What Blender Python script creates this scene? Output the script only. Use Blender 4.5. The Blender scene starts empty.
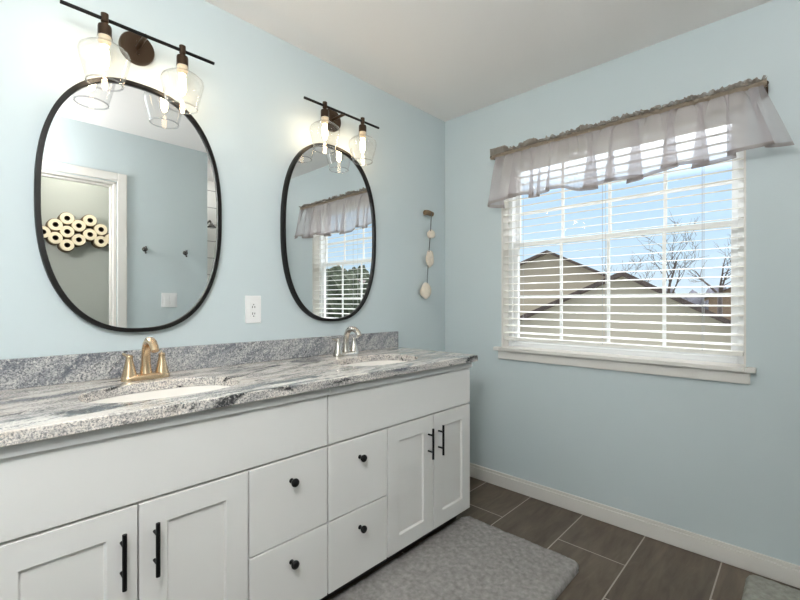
import bpy, bmesh, math, random
from mathutils import Vector, Matrix, noise
PI = math.pi
S = bpy.context.scene
COL = S.collection
random.seed(7)

# ------------------------------------------------------------------ camera
cam_d = bpy.data.cameras.new('camera')
cam = bpy.data.objects.new('camera', cam_d)
COL.objects.link(cam)
cam.location = (-2.3743, -1.8257, 1.1656)
cam.rotation_euler = (PI / 2, 0, 0.7617 - PI / 2)
cam_d.sensor_width = 36
cam_d.lens = 421.53 / 800 * 36
cam_d.shift_y = 2.27 / 800
cam_d.clip_start = 0.01
S.camera = cam

# ------------------------------------------------------------------ world / exposure
S.view_settings.view_transform = 'Standard'
S.view_settings.look = 'None'
S.view_settings.exposure = 0.0
S.view_settings.gamma = 1
S.view_settings.use_curve_mapping = False
S.cycles.transparent_max_bounces = 24
S.cycles.max_bounces = 12
S.cycles.diffuse_bounces = 6
S.cycles.glossy_bounces = 6

SKY, SKY_BOOST = 1.08, 6.5
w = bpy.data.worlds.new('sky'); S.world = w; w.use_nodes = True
nt = w.node_tree; nt.nodes.clear()
out = nt.nodes.new('ShaderNodeOutputWorld'); bg = nt.nodes.new('ShaderNodeBackground')
tc = nt.nodes.new('ShaderNodeTexCoord'); sep = nt.nodes.new('ShaderNodeSeparateXYZ')
rp = nt.nodes.new('ShaderNodeValToRGB')
nt.links.new(tc.outputs['Generated'], sep.inputs[0])
nt.links.new(sep.outputs['Z'], rp.inputs[0])
e = rp.color_ramp.elements
e[0].position = 0.0; e[0].color = (0.74, 0.86, 0.94, 1)
e[1].position = 0.12; e[1].color = (0.60, 0.80, 0.96, 1)
a = e.new(0.235); a.color = (0.54, 0.76, 0.97, 1)
a = e.new(0.33); a.color = (1.0, 1.0, 1.0, 1)
a = e.new(0.75); a.color = (1.0, 1.0, 1.0, 1)
st = nt.nodes.new('ShaderNodeMapRange')          # upper sky brightened to strengthen light through the window
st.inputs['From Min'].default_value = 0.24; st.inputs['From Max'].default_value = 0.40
st.inputs['To Min'].default_value = 0.0; st.inputs['To Max'].default_value = SKY_BOOST
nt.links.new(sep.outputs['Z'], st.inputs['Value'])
az = nt.nodes.new('ShaderNodeMapRange')          # keeps the added brightness on the window side, off the gables
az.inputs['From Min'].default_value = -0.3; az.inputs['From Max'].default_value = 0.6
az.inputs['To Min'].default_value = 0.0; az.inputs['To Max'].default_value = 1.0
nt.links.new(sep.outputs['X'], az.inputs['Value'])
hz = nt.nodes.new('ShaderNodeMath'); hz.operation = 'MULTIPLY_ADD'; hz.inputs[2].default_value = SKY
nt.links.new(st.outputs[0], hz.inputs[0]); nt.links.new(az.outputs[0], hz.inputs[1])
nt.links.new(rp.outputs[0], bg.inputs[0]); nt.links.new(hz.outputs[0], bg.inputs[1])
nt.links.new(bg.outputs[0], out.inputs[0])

GLOBE_FILL, CLOSET_FILL, SHOWER_FILL, BULB = 62.0, 25.0, 10.0, 52.0  # first three drive the added fill lamps, last the vanity bulbs

# ------------------------------------------------------------------ material helpers
def lin(c):
    c = c / 255.0
    return c / 12.92 if c <= 0.04045 else ((c + 0.055) / 1.055) ** 2.4
def rgb(r, g, b): return (lin(r), lin(g), lin(b), 1)

def base_mat(name):
    m = bpy.data.materials.new(name); m.use_nodes = True
    t = m.node_tree; p = t.nodes['Principled BSDF']
    return m, t, p

def mat(name, col, rough=0.5, metal=0.0, var=0.0, vscale=30.0, bump=0.0, bscale=200.0, spec=0.5, coat=0.0):
    m, t, p = base_mat(name)
    p.inputs['Base Color'].default_value = col
    p.inputs['Roughness'].default_value = rough
    p.inputs['Metallic'].default_value = metal
    p.inputs['Specular IOR Level'].default_value = spec
    p.inputs['Coat Weight'].default_value = coat
    tcn = t.nodes.new('ShaderNodeTexCoord')
    if var:
        n = t.nodes.new('ShaderNodeTexNoise'); n.inputs['Scale'].default_value = vscale; n.inputs['Detail'].default_value = 4
        t.links.new(tcn.outputs['Object'], n.inputs['Vector'])
        r = t.nodes.new('ShaderNodeValToRGB')
        r.color_ramp.elements[0].position = 0.3; r.color_ramp.elements[1].position = 0.7
        r.color_ramp.elements[0].color = tuple(x * (1 - var) for x in col[:3]) + (1,)
        r.color_ramp.elements[1].color = tuple(min(1, x * (1 + var)) for x in col[:3]) + (1,)
        t.links.new(n.outputs['Fac'], r.inputs[0]); t.links.new(r.outputs[0], p.inputs['Base Color'])
    if bump:
        n2 = t.nodes.new('ShaderNodeTexNoise'); n2.inputs['Scale'].default_value = bscale; n2.inputs['Detail'].default_value = 3
        t.links.new(tcn.outputs['Object'], n2.inputs['Vector'])
        b = t.nodes.new('ShaderNodeBump'); b.inputs['Strength'].default_value = bump; b.inputs['Distance'].default_value = 0.002
        t.links.new(n2.outputs['Fac'], b.inputs['Height']); t.links.new(b.outputs[0], p.inputs['Normal'])
    return m

def emit(name, col, s):
    m = bpy.data.materials.new(name); m.use_nodes = True
    t = m.node_tree; t.nodes.clear()
    o = t.nodes.new('ShaderNodeOutputMaterial'); en = t.nodes.new('ShaderNodeEmission')
    en.inputs[0].default_value = col; en.inputs[1].default_value = s
    t.links.new(en.outputs[0], o.inputs[0])
    return m

def thin_glass(name, tint, ior=1.45, base=0.03, edge=1.0):
    m = bpy.data.materials.new(name); m.use_nodes = True
    t = m.node_tree; t.nodes.clear()
    o = t.nodes.new('ShaderNodeOutputMaterial')
    tr = t.nodes.new('ShaderNodeBsdfTransparent'); tr.inputs[0].default_value = tint
    gl = t.nodes.new('ShaderNodeBsdfGlossy'); gl.inputs['Roughness'].default_value = 0.02
    lf = t.nodes.new('ShaderNodeLayerWeight'); lf.inputs[0].default_value = 0.5
    lw = t.nodes.new('ShaderNodeMath'); lw.operation = 'POWER'; lw.inputs[1].default_value = ior
    t.links.new(lf.outputs['Facing'], lw.inputs[0])
    mu = t.nodes.new('ShaderNodeMath'); mu.operation = 'MULTIPLY_ADD'
    mu.inputs[1].default_value = edge; mu.inputs[2].default_value = base; mu.use_clamp = True
    mx = t.nodes.new('ShaderNodeMixShader')
    t.links.new(lw.outputs[0], mu.inputs[0]); t.links.new(mu.outputs[0], mx.inputs[0])
    t.links.new(tr.outputs[0], mx.inputs[1]); t.links.new(gl.outputs[0], mx.inputs[2])
    t.links.new(mx.outputs[0], o.inputs[0])
    return m

def sheer(name, col, clear):
    m = bpy.data.materials.new(name); m.use_nodes = True
    t = m.node_tree; t.nodes.clear()
    o = t.nodes.new('ShaderNodeOutputMaterial')
    tr = t.nodes.new('ShaderNodeBsdfTransparent')
    df = t.nodes.new('ShaderNodeBsdfDiffuse'); df.inputs[0].default_value = col
    tl = t.nodes.new('ShaderNodeBsdfTranslucent'); tl.inputs[0].default_value = col
    m1 = t.nodes.new('ShaderNodeMixShader'); m1.inputs[0].default_value = 0.5
    m2 = t.nodes.new('ShaderNodeMixShader'); m2.inputs[0].default_value = 1 - clear
    t.links.new(df.outputs[0], m1.inputs[1]); t.links.new(tl.outputs[0], m1.inputs[2])
    t.links.new(tr.outputs[0], m2.inputs[1]); t.links.new(m1.outputs[0], m2.inputs[2])
    t.links.new(m2.outputs[0], o.inputs[0])
    return m

def ramp(t, stops, src):
    r = t.nodes.new('ShaderNodeValToRGB')
    while len(r.color_ramp.elements) < len(stops): r.color_ramp.elements.new(0.5)
    for el, (pz, c) in zip(r.color_ramp.elements, stops): el.position = pz; el.color = c
    t.links.new(src, r.inputs[0]); return r.outputs[0]

def mixc(t, fac, a, b, mode='MIX'):
    n = t.nodes.new('ShaderNodeMix'); n.data_type = 'RGBA'; n.blend_type = mode
    for sock, v in ((n.inputs[0], fac), (n.inputs[6], a), (n.inputs[7], b)):
        if hasattr(v, 'is_output') or isinstance(v, bpy.types.NodeSocket): t.links.new(v, sock)
        else: sock.default_value = v
    return n.outputs[2]

def granite(name, cloud_rot, streak, dark, speck_amt, cl_stops, rough=0.12):
    m, t, p = base_mat(name)
    g = t.nodes.new('ShaderNodeNewGeometry')
    mp = t.nodes.new('ShaderNodeMapping'); mp.inputs['Rotation'].default_value = cloud_rot
    mp.vector_type = 'TEXTURE'; mp.inputs['Scale'].default_value = tuple(1 / k for k in streak)
    t.links.new(g.outputs['Position'], mp.inputs[0])
    def nz(scale, detail, dist, vec, rg=0.55):
        n = t.nodes.new('ShaderNodeTexNoise'); n.inputs['Scale'].default_value = scale
        n.inputs['Detail'].default_value = detail; n.inputs['Distortion'].default_value = dist
        n.inputs['Roughness'].default_value = rg
        t.links.new(vec, n.inputs['Vector']); return n.outputs['Fac']
    cloud = nz(1.5, 7, 0.9, mp.outputs[0], 0.6)
    base = ramp(t, cl_stops, cloud)
    # thin flow lines and dark mineral veins that follow the slab
    flow = nz(3.4, 9, 1.4, mp.outputs[0], 0.68)
    fl = ramp(t, [(0.36, (0.55, 0.55, 0.55, 1)), (0.43, (0, 0, 0, 1))], flow)
    vein = nz(1.9, 8, 1.2, mp.outputs[0], 0.62)
    vm = ramp(t, [(dark - 0.06, (1, 1, 1, 1)), (dark, (0.0, 0.0, 0.0, 1))], vein)
    sp = nz(185, 4, 0.4, g.outputs['Position'], 0.72)
    spm = ramp(t, [(0.42, (0.95, 0.95, 0.95, 1)), (0.56, (0, 0, 0, 1))], sp)
    patch = nz(2.6, 5, 1.0, mp.outputs[0])
    pm = ramp(t, [(0.42, (speck_amt[0],) * 3 + (1,)), (0.60, (speck_amt[1],) * 3 + (1,))], patch)
    mm = t.nodes.new('ShaderNodeMath'); mm.operation = 'MULTIPLY'
    # sawn edges cut across the grain and show it as dense speckle
    sn = t.nodes.new('ShaderNodeSeparateXYZ'); t.links.new(g.outputs['True Normal'], sn.inputs[0])
    ab = t.nodes.new('ShaderNodeMath'); ab.operation = 'ABSOLUTE'; t.links.new(sn.outputs[2], ab.inputs[0])
    iv = t.nodes.new('ShaderNodeMath'); iv.operation = 'MULTIPLY_ADD'; iv.inputs[1].default_value = -.85; iv.inputs[2].default_value = .85; iv.use_clamp = True
    t.links.new(ab.outputs[0], iv.inputs[0])
    mxm = t.nodes.new('ShaderNodeMath'); mxm.operation = 'MAXIMUM'
    t.links.new(pm, mxm.inputs[0]); t.links.new(iv.outputs[0], mxm.inputs[1])
    t.links.new(spm, mm.inputs[0]); t.links.new(mxm.outputs[0], mm.inputs[1])
    c0 = mixc(t, fl, base, rgb(128, 128, 130))
    c1 = mixc(t, mm.outputs[0], c0, rgb(88, 91, 99))
    c2 = mixc(t, vm, c1, rgb(56, 57, 58))
    white = nz(120, 3, 0.2, g.outputs['Position'], 0.65)
    wm = ramp(t, [(0.54, (0, 0, 0, 1)), (0.66, (0.7, 0.7, 0.7, 1))], white)
    c3 = mixc(t, wm, c2, rgb(222, 219, 215))
    t.links.new(c3, p.inputs['Base Color'])
    p.inputs['Roughness'].default_value = rough
    return m

def tile_floor():
    m, t, p = base_mat('floor_tile')
    g = t.nodes.new('ShaderNodeNewGeometry')
    mp = t.nodes.new('ShaderNodeMapping'); mp.inputs['Location'].default_value = (0.335 + 0.61, 0.345 + 0.305 * 12, 0)
    t.links.new(g.outputs['Position'], mp.inputs[0])
    b = t.nodes.new('ShaderNodeTexBrick')
    b.offset = 0.46; b.offset_frequency = 2; b.squash = 1.0
    b.inputs['Scale'].default_value = 1.0
    b.inputs['Brick Width'].default_value = 0.61; b.inputs['Row Height'].default_value = 0.305
    b.inputs['Mortar Size'].default_value = 0.0028; b.inputs['Mortar Smooth'].default_value = 0.05
    b.inputs['Color1'].default_value = (0.0, 0, 0, 1); b.inputs['Color2'].default_value = (1, 1, 1, 1)
    b.inputs['Mortar'].default_value = (0.5, 0.5, 0.5, 1)
    t.links.new(mp.outputs[0], b.inputs['Vector'])
    ms = t.nodes.new('ShaderNodeMapping'); ms.inputs['Scale'].default_value = (1.2, 7.0, 1)
    t.links.new(g.outputs['Position'], ms.inputs[0])
    n = t.nodes.new('ShaderNodeTexNoise'); n.noise_dimensions = '4D'; n.inputs['Scale'].default_value = 3.2
    n.inputs['Detail'].default_value = 8; n.inputs['Roughness'].default_value = 0.62
    n.inputs['Distortion'].default_value = 0.6
    t.links.new(ms.outputs[0], n.inputs['Vector'])
    sc = t.nodes.new('ShaderNodeMath'); sc.operation = 'MULTIPLY'; sc.inputs[1].default_value = 9.0
    t.links.new(b.outputs['Color'], sc.inputs[0]); t.links.new(sc.outputs[0], n.inputs['W'])
    wood = ramp(t, [(0.30, rgb(76, 64, 52)), (0.50, rgb(97, 84, 71)), (0.70, rgb(115, 102, 87))], n.outputs['Fac'])
    tone = ramp(t, [(0.0, (0.86, 0.86, 0.86, 1)), (1.0, (1.06, 1.06, 1.06, 1))], b.outputs['Color'])
    wood = mixc(t, 1.0, wood, tone, 'MULTIPLY')
    c = mixc(t, b.outputs['Fac'], wood, rgb(176, 168, 158))
    t.links.new(c, p.inputs['Base Color'])
    p.inputs['Roughness'].default_value = 0.42
    bp = t.nodes.new('ShaderNodeBump'); bp.inputs['Strength'].default_value = 0.35; bp.inputs['Distance'].default_value = 0.003
    bp.invert = True
    t.links.new(b.outputs['Fac'], bp.inputs['Height']); t.links.new(bp.outputs[0], p.inputs['Normal'])
    return m

def wall_tile():
    m, t, p = base_mat('shower_tile')
    g = t.nodes.new('ShaderNodeNewGeometry'); sx = t.nodes.new('ShaderNodeSeparateXYZ'); cx = t.nodes.new('ShaderNodeCombineXYZ')
    t.links.new(g.outputs['Position'], sx.inputs[0])
    ad = t.nodes.new('ShaderNodeMath'); ad.operation = 'ADD'
    t.links.new(sx.outputs[0], ad.inputs[0]); t.links.new(sx.outputs[1], ad.inputs[1])
    az = t.nodes.new('ShaderNodeMath'); az.operation = 'ADD'; az.inputs[1].default_value = 0.138
    t.links.new(sx.outputs[2], az.inputs[0])
    t.links.new(ad.outputs[0], cx.inputs[0]); t.links.new(az.outputs[0], cx.inputs[1])
    b = t.nodes.new('ShaderNodeTexBrick'); b.offset = 0.5
    b.inputs['Scale'].default_value = 1; b.inputs['Brick Width'].default_value = 0.35; b.inputs['Row Height'].default_value = 0.177
    b.inputs['Mortar Size'].default_value = 0.003
    b.inputs['Color1'].default_value = rgb(236, 234, 228); b.inputs['Color2'].default_value = rgb(230, 229, 224)
    b.inputs['Mortar'].default_value = rgb(110, 108, 104)
    t.links.new(cx.outputs[0], b.inputs['Vector']); t.links.new(b.outputs['Color'], p.inputs['Base Color'])
    p.inputs['Roughness'].default_value = 0.25
    return m

def siding(name, col):
    m, t, p = base_mat(name)
    g = t.nodes.new('ShaderNodeNewGeometry'); sx = t.nodes.new('ShaderNodeSeparateXYZ')
    t.links.new(g.outputs['Position'], sx.inputs[0])
    mu = t.nodes.new('ShaderNodeMath'); mu.operation = 'MULTIPLY'; mu.inputs[1].default_value = 1 / 0.13
    fr = t.nodes.new('ShaderNodeMath'); fr.operation = 'FRACT'
    t.links.new(sx.outputs[2], mu.inputs[0]); t.links.new(mu.outputs[0], fr.inputs[0])
    bp = t.nodes.new('ShaderNodeBump'); bp.inputs['Strength'].default_value = 0.6; bp.inputs['Distance'].default_value = 0.02
    bp.invert = True
    t.links.new(fr.outputs[0], bp.inputs['Height']); t.links.new(bp.outputs[0], p.inputs['Normal'])
    p.inputs['Base Color'].default_value = col; p.inputs['Roughness'].default_value = 0.8
    return m

M = {}
M['paint'] = mat('blue_wall_paint', rgb(199, 210, 213), 0.6, var=0.012, vscale=2, bump=0.06, bscale=350, spec=0.3)
M['ceil'] = mat('ceiling_paint', rgb(240, 237, 235), 0.85, bump=0.12, bscale=90, spec=0.2)
M['warmtint'] = mat('warm_lit_closet_paint', rgb(178, 181, 174), 0.7, bump=0.05, bscale=300, spec=0.3)  # grey-green tint puts the warm closet light into the wall colour
M['white'] = mat('white_trim_paint', rgb(222, 219, 214), 0.4, spec=0.4)
M['vinyl'] = mat('white_vinyl', rgb(238, 240, 242), 0.35)
M['slat'] = mat('white_blind_slat', rgb(240, 239, 234), 0.4)
M['cab'] = mat('white_cabinet_paint', rgb(224, 223, 221), 0.42, var=0.01, vscale=6, spec=0.4)
M['cab_shade'] = mat('shaded_cabinet_paint', rgb(196, 196, 195), 0.5)  # darker grey paints in the shade under the counter overhang
M['kick'] = mat('toe_kick_board', rgb(70, 66, 62), 0.7)
M['black'] = mat('matt_black_metal', rgb(24, 24, 26), 0.4, 0.6)
M['frame'] = mat('black_mirror_frame', rgb(26, 25, 25), 0.38, 0.5)
M['bronze'] = mat('dark_bronze', rgb(74, 60, 48), 0.36, 0.85)
M['collar'] = mat('cream_socket_collar', rgb(222, 205, 176), 0.45)
M['warmlit'] = mat('warm_lit_brushed_metal', rgb(218, 190, 156), 0.27, 1.0, var=0.05, vscale=60)  # warm light reflected by the left faucet, put into the metal colour
M['nickel'] = mat('brushed_nickel', rgb(206, 200, 192), 0.25, 1.0, var=0.05, vscale=60)
M['chrome'] = mat('dark_chrome', rgb(120, 118, 116), 0.2, 1.0)
M['porcelain'] = mat('white_porcelain', rgb(240, 236, 230), 0.15)
M['plate'] = mat('white_plastic', rgb(236, 236, 236), 0.3)
M['slot'] = mat('dark_slot', rgb(40, 40, 42), 0.6)
M['mirror'] = mat('mirror_silver', (0.90, 0.92, 0.92, 1), 0.0, 1.0)
M['floor'] = tile_floor()
M['shower'] = wall_tile()
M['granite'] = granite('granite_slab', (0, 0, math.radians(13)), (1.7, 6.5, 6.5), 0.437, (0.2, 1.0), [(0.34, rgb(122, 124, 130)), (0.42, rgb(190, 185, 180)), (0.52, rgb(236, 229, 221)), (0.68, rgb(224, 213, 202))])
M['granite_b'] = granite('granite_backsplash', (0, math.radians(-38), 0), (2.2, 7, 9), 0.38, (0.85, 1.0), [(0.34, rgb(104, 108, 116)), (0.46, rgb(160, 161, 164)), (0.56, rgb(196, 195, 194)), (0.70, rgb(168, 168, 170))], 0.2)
M['rug'] = mat('grey_shag', rgb(150, 147, 145), 0.95, var=0.22, vscale=45, bump=0.9, bscale=260, spec=0.1)
M['mat2'] = mat('pale_grey_shag', rgb(158, 158, 150), 0.95, var=0.18, vscale=45, bump=0.9, bscale=260, spec=0.1)
M['sheer'] = sheer('sheer_grey_voile', rgb(208, 202, 204), 0.48)
M['hem'] = sheer('sheer_hem_fold', rgb(168, 160, 158), 0.25)
M['pocket'] = sheer('gathered_voile', rgb(186, 171, 154), 0.06)
M['ruffle'] = sheer('ruffled_voile', rgb(160, 150, 140), 0.22)
M['glass'] = thin_glass('clear_shade_glass', (0.985, 0.985, 0.985, 1), 3.5, 0.025, 0.55)
M['rim'] = thin_glass('thick_glass_rim', (0.96, 0.96, 0.96, 1), 1.5, 0.22, 0.6)
M['pane'] = thin_glass('window_glass', (0.98, 0.99, 1.0, 1), 5.0, 0.012, 0.5)
M['bulb'] = emit('warm_filament_bulb', (1.0, 0.75, 0.48, 1), BULB)
M['closetfill'] = emit('closet_fill_glow', (1.0, 0.95, 0.86, 1), CLOSET_FILL)
M['showerfill'] = emit('shower_fill_glow', (1.0, 0.98, 0.96, 1), SHOWER_FILL)
M['fillglow'] = emit('bathroom_fill_glow', (1.0, 0.968, 0.942, 1), GLOBE_FILL)
M['wood'] = mat('driftwood', rgb(120, 98, 72), 0.7, var=0.3, vscale=60)
M['shelfwood'] = mat('brown_wood', rgb(104, 84, 56), 0.6, var=0.2, vscale=40)
M['paper'] = mat('toilet_paper', rgb(240, 226, 196), 0.95, bump=0.2, bscale=250)
M['core'] = mat('cardboard_core', rgb(82, 66, 50), 0.9)
M['cord'] = mat('grey_cord', rgb(96, 100, 102), 0.8)
M['bcord'] = mat('pale_blind_cord', rgb(186, 190, 194), 0.8)
M['shell'] = mat('cream_stone', rgb(228, 216, 200), 0.55, var=0.07, vscale=50)
M['sid'] = siding('beige_lap_siding', rgb(206, 195, 178))
M['sid2'] = siding('tan_lap_siding', rgb(192, 180, 162))
M['shingle'] = mat('brown_shingles', rgb(92, 80, 76), 0.9, var=0.3, vscale=12)
M['fascia'] = mat('dark_fascia', rgb(84, 74, 70), 0.7)
M['lawn'] = mat('winter_lawn', rgb(120, 116, 84), 0.95, var=0.2, vscale=0.7)
M['bark'] = mat('grey_bark', rgb(92, 84, 82), 0.9, var=0.2, vscale=8)
M['fir'] = mat('dark_evergreen', rgb(66, 74, 58), 0.95, var=0.45, vscale=5)
M['woods'] = mat('distant_bare_woods', rgb(112, 112, 122), 0.95, var=0.25, vscale=1.0)
M['whitehouse'] = siding('white_lap_siding', rgb(214, 216, 220))
M['brick'] = mat('orange_brown_brick', rgb(150, 130, 116), 0.9, var=0.1, vscale=8)

# ------------------------------------------------------------------ mesh helpers
def box(bm, x0, x1, y0, y1, z0, z1):
    vs = [bm.verts.new((x, y, z)) for z in (z0, z1) for y in (y0, y1) for x in (x0, x1)]
    for f in ((0, 2, 3, 1), (4, 5, 7, 6), (0, 1, 5, 4), (2, 6, 7, 3), (0, 4, 6, 2), (1, 3, 7, 5)):
        bm.faces.new([vs[i] for i in f])
def BM(): return bmesh.new()
def boxes(*bs):
    bm = BM()
    for b in bs: box(bm, *b)
    return bm
def tube(bm, pts, rad, seg=12, cap=True, squash=None):
    pts = [Vector(p) for p in pts]
    if not hasattr(rad, '__len__'): rad = [rad] * len(pts)
    t0 = (pts[1] - pts[0]).normalized()
    up = Vector((0, 0, 1)) if abs(t0.z) < 0.9 else Vector((1, 0, 0))
    n = t0.cross(up).normalized(); rings = []
    for i, p in enumerate(pts):
        if i == 0: t = t0
        elif i == len(pts) - 1: t = (pts[i] - pts[i - 1]).normalized()
        else: t = (pts[i + 1] - pts[i - 1]).normalized()
        n = (n - t * n.dot(t)).normalized(); b = t.cross(n)
        rings.append([bm.verts.new(p + (n * math.cos(2 * PI * k / seg) + b * math.sin(2 * PI * k / seg)) * rad[i]) for k in range(seg)])
    for r0, r1 in zip(rings, rings[1:]):
        for k in range(seg):
            bm.faces.new((r0[k], r0[(k + 1) % seg], r1[(k + 1) % seg], r1[k]))
    if cap:
        bm.faces.new(rings[0][::-1]); bm.faces.new(rings[-1])
    return bm
def lathe(bm, prof, c, axis='Z', seg=28, close=False, cap=True):
    c = Vector(c); rings = []
    for r, h in prof:
        ring = []
        for k in range(seg):
            a = 2 * PI * k / seg; u, v = r * math.cos(a), r * math.sin(a)
            ring.append(bm.verts.new(c + (Vector((u, v, h)) if axis == 'Z' else Vector((u, h, v)) if axis == 'Y' else Vector((h, u, v)))))
        rings.append(ring)
    pairs = list(zip(rings, rings[1:])) + ([(rings[-1], rings[0])] if close else [])
    for r0, r1 in pairs:
        for k in range(seg): bm.faces.new((r0[k], r0[(k + 1) % seg], r1[(k + 1) % seg], r1[k]))
    if cap and not close:
        bm.faces.new(rings[0][::-1]); bm.faces.new(rings[-1])
    return bm
def world_origin(o):
    v = Vector((0, 0, 0))
    while o: v += o.location; o = o.parent
    return v
def obj(name, bm, m, parent=None, smooth=False, bevel=0.0, seg=2, auto=None):
    bmesh.ops.recalc_face_normals(bm, faces=bm.faces)
    me = bpy.data.meshes.new(name)
    o = bpy.data.objects.new(name, me)
    if parent:
        org = world_origin(parent); o.parent = parent
    else:
        xs = [v.co for v in bm.verts]
        org = Vector(((min(v.x for v in xs) + max(v.x for v in xs)) / 2, (min(v.y for v in xs) + max(v.y for v in xs)) / 2, min(v.z for v in xs)))
        o.location = org
    bmesh.ops.translate(bm, verts=bm.verts, vec=-org)
    bm.to_mesh(me); bm.free()
    me.materials.append(m)
    if smooth:
        for p in me.polygons: p.use_smooth = True
        if auto is not None:
            me.set_sharp_from_angle(angle=math.radians(auto))
    COL.objects.link(o)
    if bevel:
        b = o.modifiers.new('bevel', 'BEVEL'); b.width = bevel; b.segments = seg; b.limit_method = 'ANGLE'
    return o
def tag(o, label, cat, group=None, kind=None):
    o['label'] = label; o['category'] = cat
    if group: o['group'] = group
    if kind: o['kind'] = kind
    return o
def thing(name, label, cat, loc, group=None):
    o = bpy.data.objects.new(name, None); o.empty_display_size = 0.05
    o.location = loc; COL.objects.link(o)
    return tag(o, label, cat, group)
def struct(name, bm, m, label, cat, bevel=0.0):
    return tag(obj(name, bm, m, bevel=bevel), label, cat, kind='structure')
def dup(root, delta, label, name=None):
    r = root.copy(); COL.objects.link(r)
    r.location = root.location + Vector(delta); r['label'] = label
    def rec(src, dst):
        for ch in src.children:
            c = ch.copy(); COL.objects.link(c); c.parent = dst; rec(ch, c)
    rec(root, r)
    return r

# ------------------------------------------------------------------ room shell
X0, YB, H = -2.95, -1.885, 2.44
YC, YS = -2.62, -2.72            # closet back wall, shower back wall
struct('floor', boxes((X0 - .12, 0.14, YS - .12, 0.12, -0.1, 0)), M['floor'], 'grey-brown rectangular floor tiles with pale grout', 'floor')
struct('ceiling', boxes((X0 - .12, 0.14, YS - .12, 0.12, H, H + .1)), M['ceil'], 'white painted ceiling', 'ceiling')
struct('wall_left', boxes((X0 - .12, 0.14, 0, 0.12, 0, H)), M['paint'], 'light blue wall behind the two mirrors', 'wall')
wy0, wy1, wz0, wz1 = -1.649, -0.449, 0.885, 2.10
struct('wall_right', boxes((0, .14, wy1, 0, 0, H), (0, .14, YS - .12, wy0, 0, H), (0, .14, wy0, wy1, 0, wz0 - .021), (0, .14, wy0, wy1, wz1, H)), M['paint'], 'light blue wall holding the window', 'wall')
struct('wall_near', boxes((X0 - .12, X0, YS - .12, 0, 0, H)), M['paint'], 'light blue wall at the near end of the vanity', 'wall')
DX0, DX1, DZ = -2.41, -1.565, 2.054
PX = -0.905                        # end of the wall by the shower
struct('wall_back', boxes((X0, DX0, YB - .12, YB, 0, H), (DX0, DX1, YB - .12, YB, DZ, H), (DX1, PX, YB - .12, YB, 0, H)), M['paint'], 'light blue wall with doorway and hooks, opposite the mirrors', 'wall')
struct('wall_partition', boxes((PX - .12, PX, YS, YB - .12, 0, H)), M['warmtint'], 'wall between toilet closet and shower', 'wall')
struct('wall_closet', boxes((X0, PX - .12, YC - .1, YC, 0, H)), M['warmtint'], 'sage wall, coloured as under warm light, inside the toilet closet, seen in the mirror', 'wall')
struct('wall_shower', boxes((PX, 0, YS - .12, YS, 0, H)), M['shower'], 'white tiled shower wall, seen at the edge of the mirror', 'wall')

def base_run(name, pts_boxes, label):
    bm = BM()
    for b in pts_boxes: box(bm, *b)
    struct(name, bm, M['white'], label, 'baseboard', bevel=0.003)
base_run('baseboard_right', [(-.012, 0, -2.4, 0, 0, .072), (-.009, 0, -2.4, 0, .072, .090)], 'white baseboard under the window wall')
base_run('baseboard_left', [(-.49, -.012, -.012, 0, 0, .072), (-.49, -.012, -.009, 0, .072, .090), (X0, -2.37, -.012, 0, 0, .09)], 'white baseboard beside the vanity')
base_run('baseboard_back', [(DX1 + .06, PX, YB, YB + .012, 0, .09), (X0, DX0 - .06, YB, YB + .012, 0, .09)], 'white baseboard along the doorway wall')
# door casing and jamb
cw = 0.06
struct('trim_1', boxes((DX1 + .005, DX1 + .005 + cw, YB, YB + .018, 0, DZ + .005 + cw), (DX0 - .005 - cw, DX0 - .005, YB, YB + .018, 0, DZ + .005 + cw), (DX0 - .005, DX1 + .005, YB, YB + .018, DZ + .005, DZ + .005 + cw),
       (DX1 - .018, DX1 + .001, YB - .121, YB + .001, 0, DZ), (DX0 - .001, DX0 + .018, YB - .121, YB + .001, 0, DZ), (DX0, DX1, YB - .121, YB + .001, DZ - .018, DZ + .001),
       (DX1 - .03, DX1 - .018, YB - .08, YB - .045, 0, DZ - .018), (DX0 + .018, DX1 - .018, YB - .08, YB - .045, DZ - .03, DZ - .018)),
       M['white'], 'white door casing around the closet doorway, seen in the mirror', 'door frame', bevel=0.003)

# ------------------------------------------------------------------ window
win = bpy.data.objects.new('window_1', None); COL.objects.link(win); win.location = (0.1, -1.049, wz0)
tag(win, 'white double-hung vinyl window with grilles', 'window', kind='structure')
fx0, fx1 = 0.075, 0.14
gy0, gy1, gz0, gzt = -1.588, -0.514, 0.937, 2.005
fr = boxes((fx0, fx1, wy0, wy0 + .035, wz0, wz1), (fx0, fx1, wy1 - .035, wy1, wz0, wz1), (fx0, fx1, wy0 + .035, wy1 - .035, wz0, wz0 + .028), (fx0, fx1, wy0 + .035, wy1 - .035, wz1 - .05, wz1))
obj('window_frame', fr, M['vinyl'], win, bevel=.003)
zm = 1.533
lo = boxes((.09, .12, wy0 + .035, gy0, wz0 + .028, zm + .012), (.09, .12, gy1, wy1 - .035, wz0 + .028, zm + .012), (.09, .12, gy0, gy1, wz0 + .028, gz0), (.09, .12, gy0, gy1, zm - .012, zm + .012))
obj('lower_sash', lo, M['vinyl'], win, bevel=.003)
up = boxes((.122, .14, wy0 + .035, gy0, zm - .012, wz1 - .05), (.122, .14, gy1, wy1 - .035, zm - .012, wz1 - .05), (.122, .14, gy0, gy1, zm - .012, zm + .010), (.122, .14, gy0, gy1, gzt, wz1 - .05))
obj('upper_sash', up, M['vinyl'], win, bevel=.003)
gb = BM()
for yy in (-0.787, -1.051, -1.318):
    box(gb, .104, .112, yy - .008, yy + .008, gz0, zm - .012); box(gb, .128, .136, yy - .008, yy + .008, zm + .010, gzt)
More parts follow.
